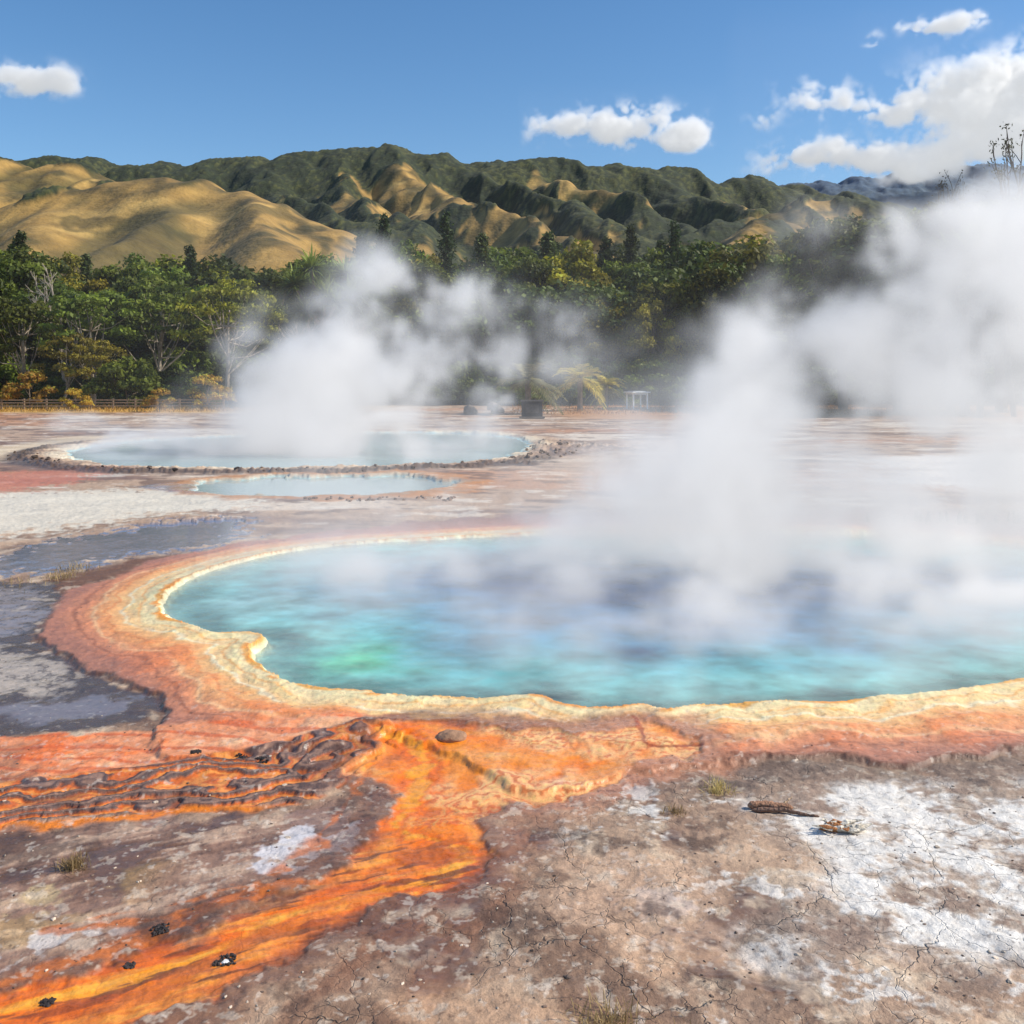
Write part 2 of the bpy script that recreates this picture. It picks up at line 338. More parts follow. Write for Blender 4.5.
# ------ basin of the main spring
td=np.clip(-sp,0,8)
ins=sp<0
wv=fbm(X,Y*1.3,1.1,4,191)
bc=ramp(td+.2*mid*np.clip(td,0,1)+.15*f8*np.clip(td,0,1),[(0,C(244,210,140)),(.10,C(228,230,200)),(.25,C(180,220,208)),(.7,C(136,202,196)),(1.6,C(104,180,184)),(3.0,C(78,150,176)),(4.5,C(48,116,160)),(6,C(34,98,152))])
def blob(u,v,ru,rv,c,k):
    global bc
    cx,cy=G(u,v); x2,_=G(u+ru,v); _,y2=G(u,v-rv)
    q=((Xw+.4*wv-cx)/(x2-cx))**2+((Yw+.3*mid-cy)/(y2-cy))**2
    m=(np.exp(-q*1.2)*k)[...,None]; bc=bc*(1-m)+c*m
blob(365,655,60,16,C(116,208,150),.75); blob(522,670,30,12,C(0,150,150),.95); blob(640,646,46,9,C(14,76,124),.85); blob(700,622,140,14,C(30,90,146),.75); blob(780,660,60,10,C(70,170,184),.6); blob(460,640,60,10,C(60,124,146),.6); blob(560,610,110,12,C(56,116,156),.6); blob(270,600,90,14,C(160,192,188),.6); blob(860,640,120,10,C(50,120,160),.5)
bc=bc*(1+.36*wv[...,None]+.24*f8[...,None])
mI=sstep(0.0,-.03,sp)[...,None]; col=col*(1-mI)+bc*mI
zin=-0.13-0.45*sstep(0.2,2.5,td)-.25*sstep(2.5,5,td)+.05*wv
rim=0.04*np.exp(-(np.clip(sp,0,9)/.35)**2)+.025*np.exp(-((sp-.9)/.25)**2)*(1+w1)
Z=np.where(ins,-0.0+ (zin)*sstep(0,-.18,sp)+0.04*sstep(-.18,0,sp),Z+rim+.006*lip)
Z+=np.where(ins,0,((.014*f8+.005*f30+.03*mid)*(1-.85*sstep(.6,.95,wet))+.05*sstep(.05,-.05,sr)*sstep(18,14,Y)-.02*mr2)*np.clip(1-(Y-30)/30,.3,1)).astype(f32)
Z+=np.where(ins,0,.10*np.clip(big,-.3,1)*sstep(16,25,Y)*(1-sstep(.6,.95,wet)))
# ------ far springs
FAR=[(62,455),(80,447),(140,440),(240,435),(340,432),(440,432),(510,436),(532,444),(520,454),(470,462),(400,466),(300,468),(200,469),(120,466),(75,461)]
SM=[(190,487),(220,480),(300,476),(420,476),(452,483),(430,492),(350,496),(250,495)]
FW=world_poly(FAR); SW=world_poly(SM)
sf=sdf(FW,X+.5*w1,Y+.8*w2,margin=14); ss=sdf(SW,X+1.0*w1,Y+1.0*w2,margin=8)
for s_,wd,kk in ((sf,2.0,.9),(ss,.6,.35)):
    mm=sstep(wd*1.6,wd*.4,s_); mixc(C(180,146,114),mm*.8); mixc(C(236,220,190),sstep(wd*.7,.1,s_)*sstep(-.5,.3,str2+.2+.5*w1)*kk)
mixc(C(196,128,60),sstep(1.4,.7,ss+.4*w1)*sstep(.2,.6,ss+.3*w1)*.7)
mixc(C(80,64,54),sstep(3.0,2.2,sf+.6*w1)*sstep(.9,1.6,sf+.6*w2)*.85*sstep(58,46,Y+X*.3))
mixc(C(172,210,212),sstep(.1,-.3,sf)); mixc(C(160,192,190),sstep(.1,-.2,ss))
Z=np.where(sf<0,np.minimum(Z,-.35*sstep(0,-1,sf)),Z+.12*np.exp(-((sf-.8)/.9)**2)*(1+.5*f8)*(sf<13)+.12*np.exp(-((sf-1.8+.5*w1)/.5)**2)*np.clip(.4+1.4*f8,0,2)*sstep(58,46,Y+X*.3)*(sf<13))
Z=np.where(ss<0,np.minimum(Z,-.3*sstep(0,-.6,ss)),Z+.03*np.exp(-((ss-.4)/.5)**2)*(ss<7))
Z=Z+sstep(60,130,Y)*.15
mnd=np.exp(-(((X-3.2)/4.5)**2+((Y-55)/3.0)**2)); Z=Z+np.where(sf>0.5,.28*mnd*(1+.6*w1+.4*f8),0); mixc(C(110,88,72),np.where(sf>.5,mnd,0)*sstep(-.2,.3,w1+f8)*.8)
col=np.clip(col,.004,.88)
V=np.stack([X,Y,Z],-1).reshape(-1,3)
m_g,nt,ns,ls=newmat('geothermal_ground')
out=nd(ns,'ShaderNodeOutputMaterial'); p=nd(ns,'ShaderNodeBsdfPrincipled'); ls.new(p.outputs[0],out.inputs[0])
tc=nd(ns,'ShaderNodeTexCoord'); at=nd(ns,'ShaderNodeAttribute',attribute_name='Col')
aw=nd(ns,'ShaderNodeAttribute',attribute_name='Wet'); ac=nd(ns,'ShaderNodeAttribute',attribute_name='Crack')
def noise(sc,det=6,ro=.65,vec=None):
    n=nd(ns,'ShaderNodeTexNoise',i_Scale=sc,i_Detail=float(det),i_Roughness=ro); ls.new(vec or tc.outputs['Object'],n.inputs['Vector']); return n
def mrg(src,a,b,c,d):
    m=nd(ns,'ShaderNodeMapRange',i_1=a,i_2=b,i_3=c,i_4=d); ls.new(src,m.inputs[0]); return m.outputs[0]
def mth(op,a,b):
    m=nd(ns,'ShaderNodeMath',operation=op)
    for i,k in enumerate((a,b)):
        if isinstance(k,(int,float)): m.inputs[i].default_value=k
        else: ls.new(k,m.inputs[i])
    return m.outputs[0]
na=noise(9,6,.7); nb=noise(55,4,.7); nw=noise(2.2,4)
vw=nd(ns,'ShaderNodeVectorMath',operation='MULTIPLY_ADD'); vw.inputs[1].default_value=(.4,.4,0); ls.new(nw.outputs['Color'],vw.inputs[0]); ls.new(tc.outputs['Object'],vw.inputs[2])
def vor(sc,th):
    v=nd(ns,'ShaderNodeTexVoronoi',feature='DISTANCE_TO_EDGE',i_Scale=sc,voronoi_dimensions='2D'); ls.new(vw.outputs[0],v.inputs['Vector'])
    return mrg(v.outputs['Distance'],0,th,1,0)
cr=mth('MAXIMUM',vor(1.1,.010),mth('MULTIPLY',vor(3.9,.022),.6))
gate=mrg(noise(.9,3).outputs[0],.42,.58,0,1)
cr=mth('MULTIPLY',mth('MULTIPLY',cr,ac.outputs['Fac']),gate)
k=mth('MULTIPLY',mrg(na.outputs[0],.25,.75,.72,1.22),mrg(nb.outputs[0],.25,.75,.82,1.18))
k=mth('MULTIPLY',k,mth('SUBTRACT',1.0,mth('MULTIPLY',cr,.5)))
vs=nd(ns,'ShaderNodeVectorMath',operation='SCALE'); ls.new(at.outputs['Color'],vs.inputs[0]); ls.new(k,vs.inputs['Scale'])
ls.new(vs.outputs[0],p.inputs['Base Color'])
ro=mth('ADD',mrg(aw.outputs['Fac'],0,1,.80,.06),mrg(na.outputs[0],.3,.7,-.08,.1)); ls.new(ro,p.inputs['Roughness'])
hh=mth('ADD',mth('ADD',mth('MULTIPLY',na.outputs[0],.6),mth('MULTIPLY',nb.outputs[0],.22)),mth('MULTIPLY',cr,-.5))
bp=nd(ns,'ShaderNodeBump',i_Distance=.035); ls.new(mrg(aw.outputs['Fac'],.3,.9,.85,.04),bp.inputs['Strength']); ls.new(hh,bp.inputs['Height']); ls.new(bp.outputs[0],p.inputs['Normal'])
GQ=grid_quads(NR,NC)
me=make_mesh('ground',V,GQ,col.reshape(-1,3),True,[m_g],attrs={'Wet':wet,'Crack':np.clip(crack,0,1)})
link(bpy.data.objects.new('ground',me))
print('ground',time.time()-T0)
def gidx(x,y): return int(np.clip(np.searchsorted(dep,y),1,NR-1)),int(np.clip(np.searchsorted(br,x/y),1,NC-1))
def gz(x,y):
    if y<=dep[0] or abs(x/y)>.6: return 0.0
    i,j=gidx(x,y); return float(Z[i,j])
# ================================================================ WATER
def water_mat(name,mc,tint,wave,refl,milk=None):
    m,nt,ns,ls=newmat(name); out=nd(ns,'ShaderNodeOutputMaterial')
    tc=nd(ns,'ShaderNodeTexCoord'); n1=nd(ns,'ShaderNodeTexNoise',i_Scale=wave,i_Detail=4.0); ls.new(tc.outputs['Object'],n1.inputs['Vector'])
    bp=nd(ns,'ShaderNodeBump',i_Strength=.4,i_Distance=.03); ls.new(n1.outputs[0],bp.inputs['Height'])
    tr=nd(ns,'ShaderNodeBsdfTransparent'); tr.inputs[0].default_value=(*tint,1)
    df=nd(ns,'ShaderNodeBsdfDiffuse')
    gl=nd(ns,'ShaderNodeBsdfGlossy',i_Roughness=.10); gl.inputs[0].default_value=(1,1,1,1)
    fr=nd(ns,'ShaderNodeFresnel',i_IOR=1.33); ls.new(bp.outputs[0],fr.inputs['Normal']); ls.new(bp.outputs[0],gl.inputs['Normal'])
    fm=nd(ns,'ShaderNodeMath',operation='MULTIPLY',i_1=refl); ls.new(fr.outputs[0],fm.inputs[0])
    m1=nd(ns,'ShaderNodeMixShader')
    if milk is None:
        a=nd(ns,'ShaderNodeAttribute',attribute_name='Milk'); ls.new(a.outputs['Fac'],m1.inputs[0])
        c=nd(ns,'ShaderNodeAttribute',attribute_name='Col'); ls.new(c.outputs['Color'],df.inputs[0])
    else: m1.inputs[0].default_value=milk; df.inputs[0].default_value=(*mc,1)
    ls.new(tr.outputs[0],m1.inputs[1]); ls.new(df.outputs[0],m1.inputs[2])
    m2=nd(ns,'ShaderNodeMixShader'); ls.new(fm.outputs[0],m2.inputs[0]); ls.new(m1.outputs[0],m2.inputs[1]); ls.new(gl.outputs[0],m2.inputs[2])
    ls.new(m2.outputs[0],out.inputs[0]); return m
keep=(sp.reshape(-1)[GQ]<.10).any(1); q=GQ[keep]; uq,inv=np.unique(q.ravel(),return_inverse=True)
Vw=V[uq].copy(); Vw[:,2]=-.04
milk=np.clip(.08+.80*sstep(.05,1.2,td)+.12*wv,0,.94).reshape(-1)[uq]
wcol=np.clip(bc*1.0+.02,.01,.85).reshape(-1,3)[uq]
link(bpy.data.objects.new('hot_spring_water',make_mesh('hot_spring_water',Vw,inv.reshape(-1,4),wcol,True,[water_mat('spring_water',None,(.93,.97,.97),4.0,.6)],attrs={'Milk':milk})))
def water(name,P,z,mat,grow):
    c=P.mean(0); dirs=P-c; L=np.linalg.norm(dirs,axis=1)[:,None]; Q=c+dirs*(L+grow)/L
    me=bpy.data.meshes.new(name); me.from_pydata([(a,b,z) for a,b in Q],[],[list(range(len(Q)))]); me.materials.append(mat)
    return link(bpy.data.objects.new(name,me))
wm=water_mat('milky_water',(.44,.58,.58),(.9,.97,.97),1.2,.5,.65)
water('hot_spring_water',FW,-.06,wm,.5); water('hot_spring_water',SW,-.05,wm,.4)

# ================================================================ HILLS
ridges=[ # pts (u,v,d), slope, round, grass fraction
 ([(-300,255,520),(-150,232,560),(0,212,580),(60,190,590),(110,178,600),(165,177,600),(220,186,590),(280,205,560),(340,226,530),(400,247,500),(470,268,480)],.62,16,1.0),
 ([(165,178,600),(150,203,520),(118,235,440),(100,275,380)],.8,8,1.0),
 ([(225,188,590),(262,220,500),(290,262,430)],.8,8,1.1),
 ([(60,191,590),(30,223,500),(0,262,430)],.8,8,.5),
 ([(-500,140,1000),(-200,146,1000),(0,155,1000),(50,159,1000),(100,178,950),(150,200,880)],.5,30,.75),
 ([(-600,165,1600),(-100,161,1600),(60,157,1600),(170,162,1600),(240,159,1600),(330,151,1600),(390,147,1600),(430,154,1600),(520,156,1600),(600,159,1600),(680,167,1600),(760,178,1600),(830,191,1600),(920,212,1600)],.65,60,-.1),
 ([(390,150,1580),(420,180,1300),(470,198,1100),(540,220,950),(610,243,830),(660,268,740)],.85,9,.95),
 ([(330,158,1550),(360,190,1250),(390,215,1000),(430,250,800)],.85,10,.55),
 ([(520,160,1560),(600,190,1300),(680,212,1150),(740,240,950)],.85,10,.5),
 ([(455,157,1560),(515,186,1330),(575,206,1160),(640,236,980)],.85,10,.15),
 ([(620,163,1560),(700,188,1350),(750,205,1200)],.8,12,.3),
 ([(250,162,1550),(270,190,1300),(320,205,1100),(380,235,900)],.8,12,.2),
 ([(640,262,850),(690,236,950),(735,212,1020),(780,196,1060),(820,194,1060),(870,203,1020),(930,224,950),(1030,234,900),(1200,240,900)],.65,16,.6),
 ([(780,198,1050),(760,225,880),(720,250,760)],.85,9,.95),
 ([(850,202,1030),(850,228,860),(820,262,720)],.85,9,.7),
 ([(660,205,3000),(760,190,3000),(800,183,3000),(850,178,3000),(920,170,3000),(980,165,3000),(1050,167,3000),(1200,175,3000),(1500,180,3000)],.5,90,-.4),
]
hb=np.linspace(-.95,.95,1150); hd=np.exp(np.linspace(math.log(300),math.log(3600),680))
HD,HB=np.meshgrid(hd,hb,indexing='ij'); HX=HB*HD; HY=HD
wx=fbm(HX,HY,1/230,3,201)*34; wy=fbm(HX,HY,1/230,3,211)*34
acc=np.zeros_like(HX); gr=np.zeros_like(HX); K=5.0
for pts,sl,rd,gf in ridges:
    P=np.array([W(*q) for q in pts]); zz=np.full(HX.shape,-1e3)
    wf=0.2 if len(P)>6 else 1.0
    qx=HX+wx*wf; qy=HY+wy*wf
    for i in range(len(P)-1):
        a,b=P[i],P[i+1]; e=b-a; L=e[0]**2+e[1]**2
        t=np.clip(((qx-a[0])*e[0]+(qy-a[1])*e[1])/L,0,1)
        dd=np.hypot(qx-a[0]-t*e[0],qy-a[1]-t*e[1])
        z=a[2]+t*e[2]-sl*(np.sqrt(dd*dd+rd*rd)-rd); zz=np.maximum(zz,z)
    w=np.exp(np.clip((zz-60)/K,-130,130)); acc+=w; gr+=w*gf
grf=gr/(acc+1e-150); HZ=60+K*np.log(acc+1e-150)
gg=fbm(HX*1.4,HY*.6,1/180,4,221,.5); gul=np.sqrt(gg*gg+.002); g2=fbm(HX,HY,1/30,3,231)
HZ=HZ-gul*.20*np.clip(HZ-20,0,160)+.004*np.clip(HZ,0,150)*g2
fn=fbm(HX,HY,1/140,5,241,.6)
grass=sstep(-.08,.08,(grf-.53)*.9+fn*.75-.3*sstep(.16,.06,gul)*(grf<.97))
canopy=fbm(HX,HY,1/9,3,251,.8)
HZ=HZ+(1-grass)*(2+2.2*canopy)
HZ=np.where(HZ<2,-8,HZ)
hc=np.empty(HX.shape+(3,),f32); hc[:]=C(156,124,66)
def hm(c,m):
    global hc
    m=np.clip(m,0,1)[...,None]; hc=hc*(1-m)+c*m
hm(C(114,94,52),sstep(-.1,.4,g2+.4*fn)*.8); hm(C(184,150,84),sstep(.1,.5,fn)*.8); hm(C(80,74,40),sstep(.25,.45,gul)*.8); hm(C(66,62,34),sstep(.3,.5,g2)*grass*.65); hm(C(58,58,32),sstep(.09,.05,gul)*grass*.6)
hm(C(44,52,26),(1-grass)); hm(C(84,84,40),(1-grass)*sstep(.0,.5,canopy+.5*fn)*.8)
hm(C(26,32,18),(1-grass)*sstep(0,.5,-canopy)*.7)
hm(C(80,104,136),sstep(1400,3000,HY)*.6)  # aerial haze painted into the vertex colour of the far ridges
mh=solid_mat('hillside',.95,.05,.35,.6,.25)
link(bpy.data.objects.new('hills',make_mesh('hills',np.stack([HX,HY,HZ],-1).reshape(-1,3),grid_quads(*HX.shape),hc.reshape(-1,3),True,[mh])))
for n in mh.node_tree.nodes:
    if n.type=='BUMP': n.inputs['Distance'].default_value=2.0
print('hills',time.time()-T0)
# ================================================================ TREES
BARK=C(112,98,84); PALE=C(158,146,130)
def broadleaf(seed,Ht,R,base,ca,cb,nl=34,per=190,flat=.7,leaf=.27,bark=BARK,lr=(.2,.34),gap=1.0,limb=1.0):
    r=np.random.default_rng(seed); b=MB()
    th=Ht*base
    lean=r.normal(size=2)*.04*Ht
    tp=[(lean[0]*t**2+.15*math.sin(t*5+seed),lean[1]*t**2,t*Ht*.72) for t in np.linspace(0,1,7)]
    b.tube(tp,np.linspace(Ht*.022,Ht*.006,7),bark,7,1)
    for i in range(nl):
        a=r.random()*2*np.pi; q=math.sqrt(r.random())*.88
        ztop=th+(Ht-th)*math.sqrt(max(1-q*q,0.03))
        z=th+(ztop-th)*(r.uniform(.25,1.0) if i%3 else r.uniform(.8,1.0))
        c=np.array([math.cos(a)*q*R+lean[0],math.sin(a)*q*R+lean[1],z])
        rl=R*r.uniform(*lr); c[2]-=rl*.6
        s0=np.array(tp[r.integers(2,6)]); mid_=(s0*.55+c*.45)+np.array([0,0,-.05*Ht*r.random()])+r.normal(size=3)*.2
        if i%2==0 or limb>1: b.tube([s0,mid_,c],[Ht*.006*limb,Ht*.004*limb,Ht*.0015],bark,5,1)
        n=int(per*(rl/(R*.27))**2*gap)
        d=r.normal(size=(n,3)); d/=np.linalg.norm(d,axis=1)[:,None]; d[:,2]=np.where(d[:,2]<-.35,-d[:,2],d[:,2])
        lump=1+.22*np.sin(d[:,0]*5+i)*np.sin(d[:,1]*6+2*i)+.1*np.sin(d[:,2]*9)
        P=c+d*rl*(r.uniform(.5,1.12,size=(n,1)))*lump[:,None]*np.array([1,1,flat])
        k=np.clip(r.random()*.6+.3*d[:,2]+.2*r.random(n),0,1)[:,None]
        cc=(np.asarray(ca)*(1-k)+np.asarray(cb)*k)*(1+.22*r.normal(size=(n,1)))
        b.leaves(P,d+r.normal(size=(n,3))*.6,leaf*r.uniform(.5,1.3,n),.6,np.clip(cc,.004,.5).astype(f32),0,r)
    return b.mesh('crown_and_trunk',[M_leaf,M_bark])
def conifer(seed,Ht,R,ca,cb,dens=1.0):
    r=np.random.default_rng(seed); b=MB()
    b.tube([(0,0,t*Ht) for t in np.linspace(0,.98,6)],np.linspace(Ht*.02,.03,6),BARK,6,1)
    z=Ht*.10
    while z<Ht*.99:
        f=(1-z/Ht); L0=R*(f**.7)*r.uniform(.6,1.2)+.2; nb=int(3+r.integers(0,4))
        for k in range(nb):
            a=r.random()*2*np.pi; L=L0*r.uniform(.5,1.2); up=r.uniform(-.1,.45); z0=z+r.normal()*.25
            n=int((14+34*L/2.5)*dens); t=r.random(n)**.7
            P=np.stack([math.cos(a)*L*t,math.sin(a)*L*t,z0+up*L*t-.18*L*t*t],1)+r.normal(size=(n,3))*np.array([.24,.24,.24])*(1+.2*L)
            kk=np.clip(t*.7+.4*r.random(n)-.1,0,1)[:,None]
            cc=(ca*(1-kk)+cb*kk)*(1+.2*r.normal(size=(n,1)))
            N=r.normal(size=(n,3))*.9+np.array([0,0,.8])
            b.leaves(P,N,.27*r.uniform(.6,1.3,n),.5,np.clip(cc,.003,.5).astype(f32),0,r)
        z+=Ht*.018*r.uniform(.6,1.4)
    return b.mesh('crown_and_trunk',[M_leaf,M_bark])
def blade_set(b,c,dirs,L,wd,droop,col,mi=0):
    n=len(dirs); d=dirs/np.linalg.norm(dirs,axis=1)[:,None]
    side=np.cross(d,[0,0,1.0])+1e-4; side/=np.linalg.norm(side,axis=1)[:,None]
    Ls=L if np.ndim(L) else np.full(n,L); rows=[]
    for t,wk in ((0,.5),(.4,1),(.75,.7),(1,.05)):
        p=c+d*(Ls*t)[:,None]; p=p+np.array([0,0,-1.])*(droop*Ls*t*t)[:,None]
        rows+= [p-side*wd*wk,p+side*wd*wk]
    V=np.stack(rows,1); Q=np.concatenate([np.arange(n)[:,None]*8+np.array([[k,k+1,k+3,k+2]]) for k in (0,2,4)])
    b.add(V.reshape(-1,3),Q,np.repeat(col,8,axis=0),mi)
def cabbage(seed,Ht,R,nh=12):
    r=np.random.default_rng(seed); b=MB()
    b.tube([(0,0,0),(.1,0,Ht*.3),(0,.1,Ht*.55)],[.35,.28,.22],BARK,7,1)
    for i in range(nh):
        a=r.random()*6.28; q=R*.6*math.sqrt(r.random()); z=Ht-R*.3-(q/R)**2*Ht*.2*r.uniform(.7,1.6)-r.random()*Ht*.3
        c=np.array([math.cos(a)*q,math.sin(a)*q,z]); b.tube([(0,0,Ht*.5),((c[0])*.6,c[1]*.6,Ht*.5+(z-Ht*.5)*.5),c],[.18,.13,.1],BARK,5,1)
        n=190; d=r.normal(size=(n,3)); d[:,2]=np.abs(d[:,2])*.9-.25
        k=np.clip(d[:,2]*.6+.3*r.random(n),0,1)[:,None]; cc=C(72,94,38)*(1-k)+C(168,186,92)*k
        blade_set(b,c,d,r.uniform(1.8,3.1,n),.12,r.uniform(.05,.4,n),cc.astype(f32))
    return b.mesh('crown_and_trunk',[M_leaf,M_bark])
def palm(seed,Ht,R,ca,cb,nf=26):
    r=np.random.default_rng(seed); b=MB()
    b.tube([(0,0,t*Ht) for t in np.linspace(0,1,6)],[.34,.28,.26,.26,.3,.24],BARK,8,1)
    c=np.array([0,0,Ht])
    for i in range(nf):
        a=i*2.39996+r.random()*.3; el=r.uniform(-.5,1.15); d=np.array([math.cos(a)*math.cos(el),math.sin(a)*math.cos(el),math.sin(el)])
        L=R*r.uniform(.85,1.15); t=np.linspace(0,1,12)
        P=c+d*L*t[:,None]; P[:,2]-=L*.5*t**2
        b.tube(P,np.linspace(.04,.01,12),C(140,136,70),4,0)
        tt=np.repeat(np.linspace(.12,1,26),2); n=len(tt)
        pp=c+d*L*tt[:,None]; pp[:,2]-=L*.5*tt**2
        sd=np.cross(d,[0,0,1.]); sd/=np.linalg.norm(sd); sg=np.tile([1,-1],n//2)[:,None]
        dirs=sd*sg+d*.7+np.array([0,0,-.25])+r.normal(size=(n,3))*.1
        k=r.random((n,1)); cc=(ca*(1-k)+cb*k)
        dn=dirs/np.linalg.norm(dirs,axis=1)[:,None]; ll=(.75*np.sin(np.clip(tt,.1,.97)*np.pi)**.5)[:,None]*R/3
        w=d*.06
        V=np.stack([pp-w,pp+w,pp+dn*ll+w*.3,pp+dn*ll-w*.3],1); V[:,2:,2]-=.12*R/3
        b.add(V.reshape(-1,3),np.arange(n*4).reshape(n,4),np.repeat(cc,4,axis=0).astype(f32),0)
    return b.mesh('crown_and_trunk',[M_leaf,M_bark])
def dead(seed,Ht,col_=PALE,leafy=False,thick=.014):
    r=np.random.default_rng(seed); b=MB(); tips=[]
    def grow(p,d,L,rad,lv):
        pts=[p]
        for k in range(4):
            d=d+r.normal(size=3)*.10; d/=np.linalg.norm(d); pts.append(pts[-1]+d*L/4)
        b.tube(pts,np.linspace(rad,rad*.6,5),col_,5,1)
        if lv==0: tips.append(pts[-1]); return
        for k in range(3 if lv>1 else 4):
            nd_=d+r.normal(size=3)*.42+np.array([0,0,.3]); nd_/=np.linalg.norm(nd_); grow(pts[r.integers(2,5)],nd_,L*r.uniform(.5,.75),rad*.62,lv-1)
    grow(np.zeros(3),np.array([0,0,1.]),Ht*.45,Ht*thick,4)
    if leafy:
        t=np.array(tips); P=np.repeat(t,8,axis=0)+r.normal(size=(len(t)*8,3))*.35
        b.leaves(P,r.normal(size=P.shape),.2,.5,C(70,70,44),0,r)
    return b.mesh('branches',[M_leaf,M_bark])
G1=(C(60,68,24),C(164,160,46)); G2=(C(46,58,24),C(124,136,42)); G3=(C(78,76,26),C(180,166,50)); G4=(C(36,48,20),C(94,106,40)); GY=(C(150,118,34),C(214,170,58))
protos={
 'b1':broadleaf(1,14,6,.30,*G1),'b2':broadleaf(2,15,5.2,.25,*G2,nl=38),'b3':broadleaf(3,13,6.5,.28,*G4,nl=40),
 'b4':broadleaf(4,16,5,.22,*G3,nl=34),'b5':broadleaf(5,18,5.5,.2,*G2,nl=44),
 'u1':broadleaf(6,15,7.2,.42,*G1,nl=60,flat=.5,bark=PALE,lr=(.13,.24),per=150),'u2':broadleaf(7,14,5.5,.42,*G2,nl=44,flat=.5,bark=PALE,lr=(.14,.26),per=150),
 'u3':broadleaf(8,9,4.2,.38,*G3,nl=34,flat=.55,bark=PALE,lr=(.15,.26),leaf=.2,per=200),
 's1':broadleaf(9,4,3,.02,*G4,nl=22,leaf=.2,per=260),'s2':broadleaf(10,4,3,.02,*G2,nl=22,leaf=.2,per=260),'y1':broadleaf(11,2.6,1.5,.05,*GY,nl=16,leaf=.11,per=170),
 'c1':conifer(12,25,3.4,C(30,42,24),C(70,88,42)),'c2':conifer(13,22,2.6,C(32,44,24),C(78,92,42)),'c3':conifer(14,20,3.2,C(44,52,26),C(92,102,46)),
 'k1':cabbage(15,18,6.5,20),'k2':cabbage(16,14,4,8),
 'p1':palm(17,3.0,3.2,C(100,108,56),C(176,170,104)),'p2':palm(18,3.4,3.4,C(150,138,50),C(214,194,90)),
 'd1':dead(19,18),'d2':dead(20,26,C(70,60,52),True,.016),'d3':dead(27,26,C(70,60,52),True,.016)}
nat={}
for k_,me_ in protos.items():
    co=np.empty(len(me_.vertices)*3,f32); me_.vertices.foreach_get('co',co); nat[k_]=float(np.percentile(co[2::3],99.9))
nm={'b':'broadleaf_tree','u':'kanuka_tree','s':'shrub','y':'golden_shrub','c':'pine_tree','k':'cabbage_tree','p':'palm_tree','d':'bare_tree'}
def put(kind,x,y,h,rot=None,wide=1.0,parent=None,name=None,z0=None):
    o=bpy.data.objects.new(name or nm[kind[0]],protos[kind]); link(o)
    s=h/nat[kind]; o.scale=(s*wide,s*wide,s); o.location=(x,y,(0.1 if z0 is None else z0)-.1); o.rotation_euler=(0,0,random.random()*6.28 if rot is None else rot)
    if parent: o.parent=parent
    return o
def ht(v,d): return H+(YH-v)/F*d
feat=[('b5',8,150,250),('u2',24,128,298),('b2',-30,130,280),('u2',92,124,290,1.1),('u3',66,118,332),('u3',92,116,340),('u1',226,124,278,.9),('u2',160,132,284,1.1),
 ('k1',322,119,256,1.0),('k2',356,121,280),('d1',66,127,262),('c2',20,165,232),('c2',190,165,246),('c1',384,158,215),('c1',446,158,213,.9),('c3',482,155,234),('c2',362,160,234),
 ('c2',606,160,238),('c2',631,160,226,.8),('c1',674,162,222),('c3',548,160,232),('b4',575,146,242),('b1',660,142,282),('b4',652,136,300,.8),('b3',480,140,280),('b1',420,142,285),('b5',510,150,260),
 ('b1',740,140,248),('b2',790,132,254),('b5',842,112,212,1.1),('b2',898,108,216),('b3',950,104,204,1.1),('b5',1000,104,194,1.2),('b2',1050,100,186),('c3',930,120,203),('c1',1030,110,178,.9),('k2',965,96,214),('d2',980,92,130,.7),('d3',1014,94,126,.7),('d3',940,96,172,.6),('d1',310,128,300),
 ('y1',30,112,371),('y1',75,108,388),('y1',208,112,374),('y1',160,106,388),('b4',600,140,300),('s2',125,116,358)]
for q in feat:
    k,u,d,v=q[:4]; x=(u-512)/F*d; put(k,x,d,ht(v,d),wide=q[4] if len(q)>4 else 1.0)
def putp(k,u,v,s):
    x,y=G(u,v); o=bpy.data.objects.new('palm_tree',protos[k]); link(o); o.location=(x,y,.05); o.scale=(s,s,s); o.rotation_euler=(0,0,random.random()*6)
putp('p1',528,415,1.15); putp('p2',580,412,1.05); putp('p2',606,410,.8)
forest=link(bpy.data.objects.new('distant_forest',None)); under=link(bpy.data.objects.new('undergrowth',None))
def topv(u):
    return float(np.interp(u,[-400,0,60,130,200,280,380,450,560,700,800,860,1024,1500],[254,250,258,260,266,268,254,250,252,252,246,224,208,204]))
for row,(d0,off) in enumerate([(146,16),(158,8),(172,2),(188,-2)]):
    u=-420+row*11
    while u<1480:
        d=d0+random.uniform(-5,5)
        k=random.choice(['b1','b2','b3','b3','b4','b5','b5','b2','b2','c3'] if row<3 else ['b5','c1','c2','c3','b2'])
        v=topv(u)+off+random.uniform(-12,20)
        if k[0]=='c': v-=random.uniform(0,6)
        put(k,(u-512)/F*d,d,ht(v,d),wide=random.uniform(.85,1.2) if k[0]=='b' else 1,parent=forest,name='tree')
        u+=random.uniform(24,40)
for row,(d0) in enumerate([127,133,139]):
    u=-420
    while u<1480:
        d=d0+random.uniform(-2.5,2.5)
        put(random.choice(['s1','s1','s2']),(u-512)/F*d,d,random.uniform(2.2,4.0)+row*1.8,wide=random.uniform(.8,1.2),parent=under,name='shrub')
        u+=random.uniform(18,28)
print('trees',time.time()-T0)
